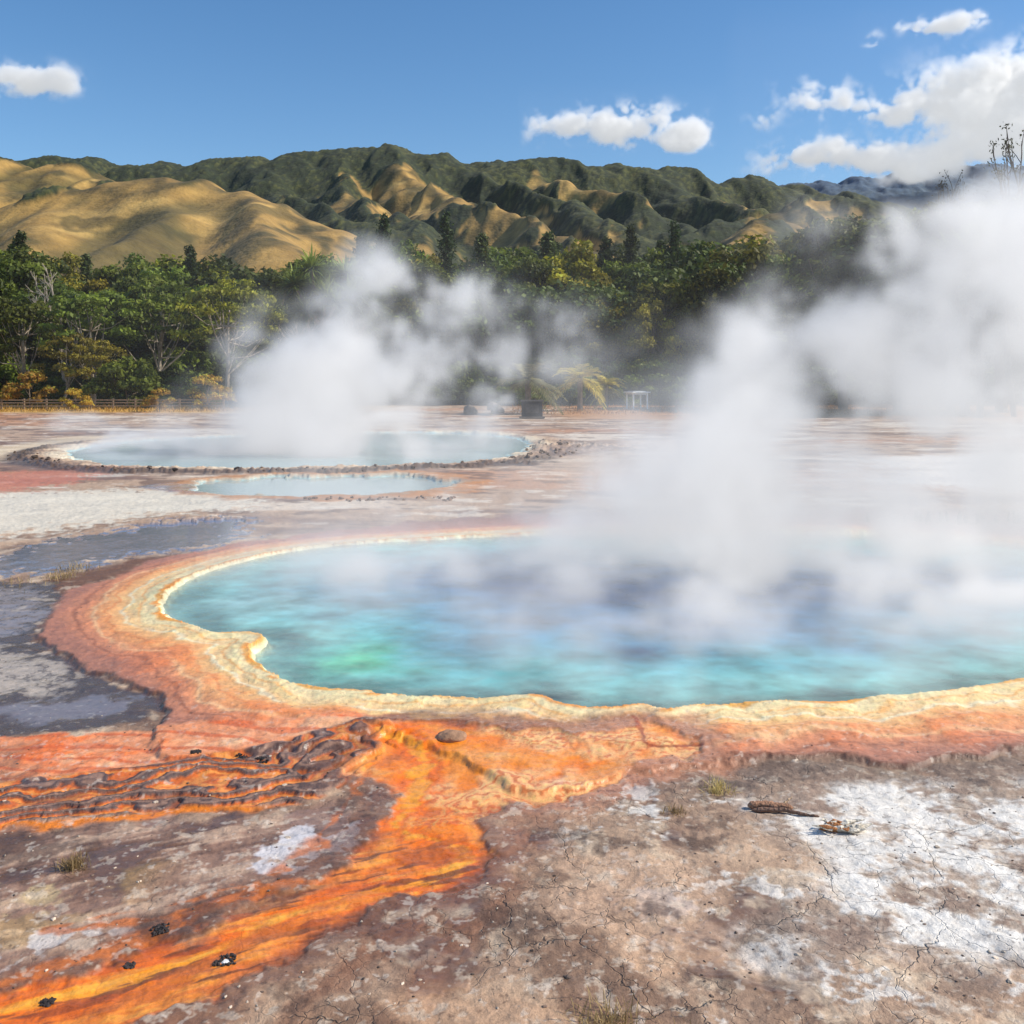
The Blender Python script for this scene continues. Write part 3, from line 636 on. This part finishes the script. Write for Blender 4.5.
# ================================================================ BUILT THINGS
b=MB(); WHT=C(240,240,234)
for sx in (-1,1):
    for sy in (-1,1): b.box((sx*.85,sy*.8,.95),(.15,.15,1.9),WHT)
b.box((0,0,1.97),(2.3,2.1,.14),WHT); b.box((0,-.8,1.79),(1.55,.1,.16),WHT); b.box((0,.8,1.79),(1.55,.1,.16),WHT)
b.box((0,0,.06),(2.2,2.0,.12),C(150,140,130)); b.box((0,0,2.08),(1.6,1.4,.08),C(205,205,200))
b.box((0,.55,.5),(1.4,.35,.08),C(150,120,90))
for sx in(-.55,.55): b.box((sx,.55,.29),(.08,.3,.34),C(150,120,90))
o=link(bpy.data.objects.new('white_shelter',b.mesh('posts_and_roof',[M_paint]))); x,y=G(637,411); o.location=(x,y,.12); o.rotation_euler=(0,0,.35)
b=MB(); b.box((0,0,.75),(1.9,.9,1.5),C(60,54,50)); b.box((0,0,1.56),(2.1,1.1,.12),C(96,90,84)); b.box((0,0,.06),(2.3,1.3,.14),C(110,100,90)); b.box((0,-.465,.85),(1.2,.03,.8),C(84,78,72))
o=link(bpy.data.objects.new('stone_plinth',b.mesh('plinth',[M_rock]))); x,y=G(532,419); o.location=(x,y,.1)
b=MB(); WD=C(150,128,104); xs=np.arange(-68,-30,2.4)
fy=lambda x:110+ .05*(x+50)
for x in xs: b.box((x,fy(x),.65),(.16,.16,1.3),WD)
for h in (.5,.85,1.15):
    for i in range(len(xs)-1):
        b.box(((xs[i]+xs[i+1])/2,fy(xs[i])-.11,h),(2.36,.05,.13),WD)
o=link(bpy.data.objects.new('wooden_fence',b.mesh('rails_and_posts',[M_wood]))); o.location=(0,0,.1)
import bmesh
def ico(sub):
    bm=bmesh.new(); bmesh.ops.create_icosphere(bm,subdivisions=sub,radius=1); V=np.array([v.co[:] for v in bm.verts]); T=np.array([[v.index for v in f.verts] for f in bm.faces]); bm.free(); return V,T
IV,IT=ico(2); IV3,IT3=ico(4)
def rocks(name,items,mat,sub=2,rough=.25,seed=0):
    r=np.random.default_rng(seed); Vs=[];Ts=[];Cs=[];n=0
    bv,bt=(IV,IT) if sub==2 else (IV3,IT3)
    for (x,y,z,sx,sy,sz,c) in items:
        ph=r.random(6)*6
        nn=1+rough*(np.sin(bv[:,0]*3+ph[0])*np.sin(bv[:,1]*3.3+ph[1])+.6*np.sin(bv[:,2]*5+ph[2])*np.cos(bv[:,0]*6+ph[3])+.3*np.sin(bv[:,1]*11+ph[4])*np.sin(bv[:,0]*12+ph[5]))
        v=bv*nn[:,None]*np.array([sx,sy,sz]); a=r.random()*6.28; ca,sa=math.cos(a),math.sin(a)
        v=v@np.array([[ca,sa,0],[-sa,ca,0],[0,0,1]])
        Vs.append(v+np.array([x,y,z])); Ts.append(bt+n); n+=len(bv); Cs.append(np.tile(c,(len(bv),1)))
    return link(bpy.data.objects.new(name,make_mesh(name,np.concatenate(Vs),np.concatenate(Ts),np.concatenate(Cs),sub>2,[mat])))
r=np.random.default_rng(3); it=[]
for i in range(len(FW)):
    a=FW[i]; bb=FW[(i+1)%len(FW)]; L=np.linalg.norm(bb-a)
    for k in range(int(L/.35)+1):
        p=a+(bb-a)*r.random()
        if p[1]>52 or r.random()>.6: continue
        c_=p-FW.mean(0); p=p+c_/np.linalg.norm(c_)*r.uniform(.9,2.4); s=r.uniform(.03,.09)
        it.append((p[0],p[1],gz(*p)+s*.2,s*r.uniform(.8,2.2),s,s*r.uniform(.6,1.6),C(84,68,58)*r.uniform(.6,1.5)))
for i in range(36):
    p=G(r.uniform(525,580),r.uniform(444,458)); s=r.uniform(.04,.10); it.append((*p,gz(*p)+s*.2,s*1.4,s,s,C(120,100,84)*r.uniform(.6,1.4)))
rocks('rim_rocks',it,M_rock,seed=4)
it=[]
for i in range(34):
    u=r.uniform(860,1040); p=G(u,r.normal(521,1.5)); s=r.uniform(.03,.07)
    it.append((*p,gz(*p)+s*1.2,s*.8,s*.81,s*r.uniform(1.5,4.4),C(96,82,74)*r.uniform(.6,1.4)))
for i in range(50):
    p=G(r.uniform(300,460),r.uniform(498,502)); s=r.uniform(.02,.05); it.append((*p,gz(*p)+s*.4,s*1.5,s,s,C(120,90,70)*r.uniform(.6,1.4)))
rocks('rim_rocks',it,M_rock,seed=5)
it=[]
while len(it)<480:
    v=560+r.random()**.8*450; u=r.uniform(-60,1080); p=G(u,v); x,y=p; i_,j_=gidx(x,y)
    if sp[i_,j_]<1.2 or mr2[i_,j_]>.3: continue
    s=r.uniform(.004,.011)*(1+(r.random()<.06)*1.0)
    it.append((x,y,gz(x,y)+s*.15,s*r.uniform(.8,1.8),s,s*.6,(C(106,88,76) if r.random()<.6 else C(196,178,158))*r.uniform(.6,1.2)))
rocks('pebbles',it,M_rock,seed=6)
x,y=G(452,741); rocks('boulder',[(x,y,gz(x,y)+.01,.17,.14,.065,C(170,130,100))],M_rock,3,.06,7)
for (u,v) in ((493,408),(497,411),(470,412)):
    x,y=G(u,v+3); rocks('boulder',[(x,y,.3,.7,.6,.7,C(120,105,92))],M_rock,3,.15,8)
for vi,(u,v,R) in enumerate(((160,929,.065),(226,959,.075),(241,757,.06),(262,761,.06),(196,757,.05),(130,962,.035),(48,1000,.04))):
    x,y=G(u,v); it=[(x,y,gz(x,y)+.0,R*.5,R*.501,.008,C(200,200,200) if vi==1 else C(16,13,12))]
    for k in range(60):
        a=r.random()*6.28; q=R*r.uniform(.4,1.15); s=r.uniform(.005,.011)
        px_,py_=x+math.cos(a)*q,y+math.sin(a)*q
        it.append((px_,py_,gz(px_,py_)+.004,s*1.3,s,s*.8,C(48,40,38)*r.uniform(.5,1.6)))
    rocks('steam_vent',it,M_rock,seed=20+vi)
b=MB(); r=np.random.default_rng(9)
def limb(P,R0,R1,c,n=12,m=18):
    P=np.array(P); t=np.linspace(0,1,m)
    Q=np.stack([np.interp(t,np.linspace(0,1,len(P)),P[:,k]) for k in range(3)],1)+r.normal(size=(m,3))*.003
    rr_=np.linspace(R0,R1,m)*(1+.10*r.normal(size=m)); rr_[0]*=.3; rr_[-1]*=.3
    b.tube(Q,rr_,c,n,0)
x0,y0=G(748,808); x1,y1=G(820,818); zb=gz((x0+x1)/2,y0)
limb([(x0,y0,zb+.03),(x0+.2,y0-.02,zb+.045),(x0+.40,y0-.05,zb+.03)],.036,.026,C(168,124,96))
limb([(x0+.02,y0-.07,zb+.02),(x0+.3,y0-.10,zb+.03),(x1-.12,y1+.03,zb+.02),(x1,y1,zb+.015)],.022,.010,C(120,92,76))
limb([(x0+.28,y0-.05,zb+.04),(x0+.42,y0+.04,zb+.09)],.014,.005,C(190,160,130))
limb([(x0+.1,y0+.03,zb+.02),(x0+.45,y0-.03,zb+.015)],.014,.007,C(210,190,170))
link(bpy.data.objects.new('driftwood_log',b.mesh('log',[M_wood],True)))
b=MB(); x0,y0=G(843,832); zb=gz(x0,y0)
for k in range(50):
    a=r.normal()*.5+(0 if k%2 else 3.14); L=r.uniform(.05,.2); p=np.array([x0+r.normal()*.07,y0+r.normal()*.025,zb+.02+r.random()*.045])
    q=p+np.array([math.cos(a)*L,math.sin(a)*L*.5,r.uniform(-.02,.05)]); cc=C(240,228,208)*r.uniform(.6,1.1) if k%4 else C(170,112,66)
    mid_=(p+q)/2+r.normal(size=3)*.012
    b.tube([p,mid_,q],[r.uniform(.008,.02),r.uniform(.014,.03),.003],cc,6,0)
link(bpy.data.objects.new('bleached_wood',b.mesh('splinters',[M_wood],False)))
def tuft(u,v,n,L,seed,spread=.06,name='grass_tuft'):
    r=np.random.default_rng(seed); b=MB(); x,y=G(u,v); z=gz(x,y)
    c=np.stack([x+r.normal(size=n)*spread,y+r.normal(size=n)*spread,np.full(n,z-.01)],1)
    d=r.normal(size=(n,3))*.55+np.array([0,0,1.]); d[:,2]=np.abs(d[:,2])+.15
    k=r.random((n,1)); cc=(C(132,114,68)*(1-k)+C(216,190,130)*k)
    blade_set(b,c,d,L*r.uniform(.5,1.1,n),.0022+.0001*y,r.uniform(.1,.6,n),cc.astype(f32))
    link(bpy.data.objects.new(name,b.mesh('blades',[M_grass])))
tuft(75,868,220,.18,1,.05); tuft(718,790,180,.17,2,.06); tuft(676,812,100,.11,3,.05); tuft(60,578,150,.3,4,.16); tuft(76,570,120,.3,5,.2); tuft(605,1032,260,.22,6,.1); tuft(690,1045,80,.15,7,.1); tuft(20,582,90,.2,8,.3)
r=np.random.default_rng(12); b=MB(); n=9000
xx=r.uniform(-75,-22,n); yy=r.uniform(104,126,n); c=np.stack([xx,yy,np.full(n,.1)],1)
d=r.normal(size=(n,3))*.4+np.array([0,0,1.]); d[:,2]=abs(d[:,2])+.2; k=r.random((n,1))
blade_set(b,c,d,r.uniform(.2,.6,n),.04,r.uniform(.1,.5,n),(C(170,138,54)*(1-k)+C(226,186,92)*k).astype(f32))
n=4000; xx=r.uniform(0,45,n); yy=r.uniform(98,126,n); c=np.stack([xx,yy,np.full(n,.1)],1); d=r.normal(size=(n,3))*.4+np.array([0,0,1.]); d[:,2]=abs(d[:,2])+.2; k=r.random((n,1))
blade_set(b,c,d,r.uniform(.2,.5,n),.04,r.uniform(.1,.5,n),(C(160,120,66)*(1-k)+C(206,156,96)*k).astype(f32))
link(bpy.data.objects.new('dry_grass',b.mesh('blades',[M_grass])))
print('props',time.time()-T0)
# ================================================================ VOLUMES
def vol_mat(name,dens,emis,aniso,colr=(1,1,1),ecol=(1,1,1),step=1.0):
    m,nt,ns,ls=newmat(name); out=nd(ns,'ShaderNodeOutputMaterial'); at=nd(ns,'ShaderNodeAttribute',attribute_name='density')
    k=nd(ns,'ShaderNodeMath',operation='MULTIPLY',i_1=dens); ls.new(at.outputs['Fac'],k.inputs[0])
    sc=nd(ns,'ShaderNodeVolumeScatter',i_Anisotropy=aniso); sc.inputs['Color'].default_value=(*colr,1); ls.new(k.outputs[0],sc.inputs['Density'])
    e=nd(ns,'ShaderNodeEmission'); e.inputs[0].default_value=(*ecol,1); k2=nd(ns,'ShaderNodeMath',operation='MULTIPLY',i_1=emis); ls.new(k.outputs[0],k2.inputs[0]); ls.new(k2.outputs[0],e.inputs['Strength'])  # added self-glow, scaled by density, stands in for multiple scattering
    ad=nd(ns,'ShaderNodeAddShader'); ls.new(sc.outputs[0],ad.inputs[0]); ls.new(e.outputs[0],ad.inputs[1]); ls.new(ad.outputs[0],out.inputs['Volume'])
    m.cycles.volume_step_rate=step
    return m
FLOOR=.0013   # minimum density added so shadow rays meet one simple closed hull
def vol_object(name,A,mn,mx,mat):
    A=np.maximum(A,FLOOR)
    nx,ny,nz=A.shape
    vals=A.transpose(2,1,0).ravel().astype(f32); N=len(vals)
    me=bpy.data.meshes.new(name); me.vertices.add(N)
    a=me.attributes.new('dens','FLOAT','POINT'); a.data.foreach_set('value',vals)
    co=np.zeros((N,3),f32); co[:]=mn; co[-1]=mx; me.vertices.foreach_set('co',co.ravel())
    o=link(bpy.data.objects.new(name,me))
    ng=bpy.data.node_groups.new(name+'_grid','GeometryNodeTree')
    ng.interface.new_socket('Geometry',in_out='INPUT',socket_type='NodeSocketGeometry'); ng.interface.new_socket('Geometry',in_out='OUTPUT',socket_type='NodeSocketGeometry')
    n_=ng.nodes; l_=ng.links; gi=n_.new('NodeGroupInput'); go=n_.new('NodeGroupOutput')
    vc=n_.new('GeometryNodeVolumeCube'); vc.inputs['Min'].default_value=mn; vc.inputs['Max'].default_value=mx
    for s_,v_ in zip(('Resolution X','Resolution Y','Resolution Z'),(nx,ny,nz)): vc.inputs[s_].default_value=v_
    po=n_.new('GeometryNodeInputPosition'); sx=n_.new('ShaderNodeSeparateXYZ'); l_.new(po.outputs[0],sx.inputs[0])
    def M(op,a,b):
        q=n_.new('ShaderNodeMath'); q.operation=op
        for i,k in enumerate((a,b)):
            if k is None: continue
            if isinstance(k,(int,float)): q.inputs[i].default_value=k
            else: l_.new(k,q.inputs[i])
        return q.outputs[0]
    idx=[]
    for i,(n1,a,b_) in enumerate(zip((nx,ny,nz),mn,mx)):
        t=M('MULTIPLY',M('SUBTRACT',sx.outputs[i],a),(n1-1)/(b_-a)); t=M('ROUND',t,None); t=M('MINIMUM',M('MAXIMUM',t,0.0),float(n1-1)); idx.append(t)
    lin_=M('ADD',idx[0],M('MULTIPLY',M('ADD',idx[1],M('MULTIPLY',idx[2],float(ny))),float(nx)))
    fi=n_.new('FunctionNodeFloatToInt'); fi.rounding_mode='ROUND'; l_.new(lin_,fi.inputs[0])
    si=n_.new('GeometryNodeSampleIndex'); si.data_type='FLOAT'; si.domain='POINT'
    na_=n_.new('GeometryNodeInputNamedAttribute'); na_.data_type='FLOAT'; na_.inputs['Name'].default_value='dens'
    l_.new(gi.outputs[0],si.inputs['Geometry']); l_.new(na_.outputs[0],si.inputs['Value']); l_.new(fi.outputs[0],si.inputs['Index'])
    l_.new(si.outputs[0],vc.inputs['Density'])
    sm=n_.new('GeometryNodeSetMaterial'); sm.inputs['Material'].default_value=mat; l_.new(vc.outputs[0],sm.inputs[0]); l_.new(sm.outputs[0],go.inputs[0])
    md=o.modifiers.new('grid','NODES'); md.node_group=ng
    me.materials.append(mat)
    return o
def plume(mn,mx,vox,blobs,seed,cells,noise_k,thr,warp,layer=None,soft=.5,gain=.75,veil=0.0):
    shp=tuple(int((b-a)/vox)+1 for a,b in zip(mn,mx))
    ax=[np.linspace(a,b,n,dtype=f32) for a,b,n in zip(mn,mx,shp)]
    PX,PY,PZ=np.meshgrid(*ax,indexing='ij')
    c0=cells[0]/vox
    PXw=PX+warp*n3(shp,c0,seed+50)+.6*warp*n3(shp,c0*.4,seed+53); PYw=PY+warp*n3(shp,c0,seed+51); PZw=PZ+warp*.8*n3(shp,c0,seed+52)+.55*warp*n3(shp,c0*.4,seed+54)
    if veil>0:
        e1=n3(shp,c0*.17,seed+57)*.16*warp; PXw+=e1; PZw+=.9*n3(shp,c0*.17,seed+58)*.16*warp
    Bf=np.zeros(shp,f32)
    for (x,y,z,rx,ry,rz,a) in blobs:
        q=((PXw-x)/rx)**2+((PYw-y)/ry)**2+((PZw-z)/rz)**2; np.add(Bf,a*np.exp(-q),out=Bf)
    nz_=np.zeros(shp,f32); am=1;tt=0
    for i,cs in enumerate(cells):
        nz_+=am*np.abs(n3(shp,cs/vox,seed+i)); tt+=am; am*=gain
    nz_/=tt
    A=Bf+noise_k*(nz_-.8)-thr
    A=np.clip(A/soft,0,1.6)*np.clip(Bf*1.5,0,1)
    if veil>0: A=A+veil*np.clip(Bf-.06,0,1.0)*np.clip(.25+1.1*(nz_-.4),.1,1.6)
    if layer is not None: A=A+layer(PX,PY,PZ,PXw,PYw,nz_,ax)
    for k in range(3):
        n=shp[k]; e=np.minimum(np.arange(n),np.arange(n)[::-1])/8.0; e=np.clip(e,0,1).astype(f32)
        if k==2: e=np.where(np.arange(n)<n/2,1,e)
        A*=e.reshape([-1 if j==k else 1 for j in range(3)])
    return A
def blb(lst,d0,ry):
    out=[]
    for q in lst:
        u,v,ru,rv=q[:4]; a=q[4] if len(q)>4 else 1.0; d=q[5] if len(q)>5 else d0
        x,y,z=W(u,v,d); out.append((x,y,max(z,.1),ru/F*d,ry*(ru/60+.4),rv/F*d,a))
    return out
bA=blb([(745,520,95,50,.85),(728,470,62,48,.9),(762,430,64,48,.85),(738,375,58,48,.75),(722,322,50,42,.62),(790,350,66,48,.62),(850,400,70,50,.7),(870,330,70,50,.6),(930,390,80,56,.62),(950,300,76,52,.6),(1010,340,66,64,.6),(1000,250,70,46,.55),(900,250,66,44,.46),(960,212,58,30,.42),(1026,200,44,28,.42),(650,525,74,40,.52),(850,500,94,56,.65),(940,510,94,52,.62),(1050,420,74,74,.55),(1060,290,60,60,.55),(560,540,90,24,.5,23),(460,552,80,18,.45,22),(380,560,70,16,.42,21),(700,590,130,28,.5,15.5),(880,600,130,30,.52,16),(960,560,90,34,.56,17),(560,600,110,24,.46,16),(420,600,95,19,.42,17),(540,500,70,30,.40,22),(1000,470,90,50,.55,22)],20,1.2)
def layA(PX,PY,PZ,PXw,PYw,nn,ax):
    gx,gy=np.meshgrid(ax[0],ax[1],indexing='ij'); s=sdf(PW,gx,gy,margin=4)[...,None]
    m=sstep(.6,-1.2,s); hz=np.exp(-PZ/(.3+.6*nn))
    return (.28*m*hz*np.clip((nn-.45)*2.4,0,2.2)*(.6+.6*sstep(-5,2,PX))*(.5+.7*sstep(14,19,PY))).astype(f32)
bxA=((-7.5,10.8,0.0),(12.8,26.5,8.2))
A=plume(*bxA,.12,bA,300,(1.7,.8,.4,.2),1.2,.36,.5,layA,.8,veil=.30)
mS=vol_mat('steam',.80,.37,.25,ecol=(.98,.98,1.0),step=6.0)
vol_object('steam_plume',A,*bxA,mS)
bB=blb([(190,449,90,8,.95),(130,453,50,6,.8),(275,432,60,20,1.05),(330,410,48,28,1.0),(350,382,40,30,.88),(388,352,42,32,.75),(412,315,40,32,.65),(440,288,42,24,.56),(285,402,38,24,.9),(425,372,56,36,.48),(500,385,60,36,.44),(390,436,80,14,.9),(480,438,50,12,.6),(255,386,28,20,.7),(330,350,34,26,.55),(520,335,46,30,.38),(470,310,46,30,.42),(385,275,34,20,.44),(590,360,56,34,.32)],54,3.0)
def layB(PX,PY,PZ,PXw,PYw,nn,ax):
    gx,gy=np.meshgrid(ax[0],ax[1],indexing='ij'); s=sdf(FW,gx,gy,margin=4)[...,None]
    return (.16*sstep(.5,-1.5,s)*np.exp(-PZ/.6)*nn).astype(f32)
mn,mx=(-27.0,45.0,0.0),(8.0,63.0,11.6)
A=plume(mn,mx,.23,bB,400,(4.0,1.9,.95,.48),1.2,.36,1.1,layB,.8,veil=.28)
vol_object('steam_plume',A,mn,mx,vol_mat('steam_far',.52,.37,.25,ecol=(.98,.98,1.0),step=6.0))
def cloud(lst,d,vox,seed,cells,dn=.05,ry=50):
    bl=[]
    for (u,v,ru,rv,a) in lst:
        x,y,z=W(u,v,d); bl.append((x,y,z,ru/F*d,ry,rv/F*d,a))
    P=np.array(bl); mn=(P[:,0]-P[:,3]*1.7).min(),d-ry*1.6,(P[:,2]-P[:,5]*1.7).min(); mx=min((P[:,0]+P[:,3]*1.7).max(),.66*d),d+ry*1.6,(P[:,2]+P[:,5]*2.0).max()
    mn=tuple(float(q) for q in mn); mx=tuple(float(q) for q in mx)
    A=plume(mn,mx,vox,bl,seed,cells,1.15,.36,cells[0]*.16,None,.35)
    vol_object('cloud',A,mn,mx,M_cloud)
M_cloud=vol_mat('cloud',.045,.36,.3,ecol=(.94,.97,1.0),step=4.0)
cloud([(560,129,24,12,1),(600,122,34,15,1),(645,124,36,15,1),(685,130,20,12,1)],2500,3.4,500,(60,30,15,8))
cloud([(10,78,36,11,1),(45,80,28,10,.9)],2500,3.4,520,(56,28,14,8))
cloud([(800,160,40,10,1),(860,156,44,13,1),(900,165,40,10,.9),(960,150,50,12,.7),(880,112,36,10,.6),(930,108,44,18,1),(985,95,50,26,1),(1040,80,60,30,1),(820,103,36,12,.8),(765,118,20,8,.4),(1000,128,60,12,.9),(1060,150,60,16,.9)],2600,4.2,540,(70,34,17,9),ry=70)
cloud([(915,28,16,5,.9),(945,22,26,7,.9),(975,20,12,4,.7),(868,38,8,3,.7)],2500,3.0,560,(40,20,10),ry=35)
print('volumes',time.time()-T0)
# ================================================================ LIGHT, SKY, CAMERA
el=math.radians(40); az=math.radians(92)
dirv=Vector((math.sin(az)*math.cos(el),math.cos(az)*math.cos(el),math.sin(el)))
L=bpy.data.lights.new('sun','SUN'); L.energy=5.0; L.angle=math.radians(.5); L.color=(1,.92,.79)
o=link(bpy.data.objects.new('sun',L)); o.rotation_euler=(-dirv).to_track_quat('-Z','Y').to_euler()
w=bpy.data.worlds.new('World'); bpy.context.scene.world=w; w.use_nodes=True; ns=w.node_tree.nodes; ls=w.node_tree.links
sky=ns.new('ShaderNodeTexSky'); sky.sky_type='NISHITA'; sky.sun_disc=False; sky.sun_elevation=el; sky.sun_rotation=az; sky.air_density=1.0; sky.dust_density=.6; sky.ozone_density=2.5; sky.altitude=300
hs=ns.new('ShaderNodeHueSaturation'); hs.inputs['Saturation'].default_value=1.22; ls.new(sky.outputs[0],hs.inputs['Color'])
bg=ns['Background']; bg.inputs[1].default_value=.148; ls.new(hs.outputs[0],bg.inputs[0])
cam=bpy.data.cameras.new('camera'); cam.lens=36*F/1024; cam.sensor_width=36; cam.shift_y=-(512-YH)/1024; cam.clip_end=12000; cam.clip_start=.1
o=link(bpy.data.objects.new('camera',cam)); o.location=(0,0,H); o.rotation_euler=(math.pi/2,0,0); bpy.context.scene.camera=o
sc=bpy.context.scene; sc.view_settings.view_transform='Standard'; sc.view_settings.look='None'; sc.view_settings.exposure=0
print('done',time.time()-T0)
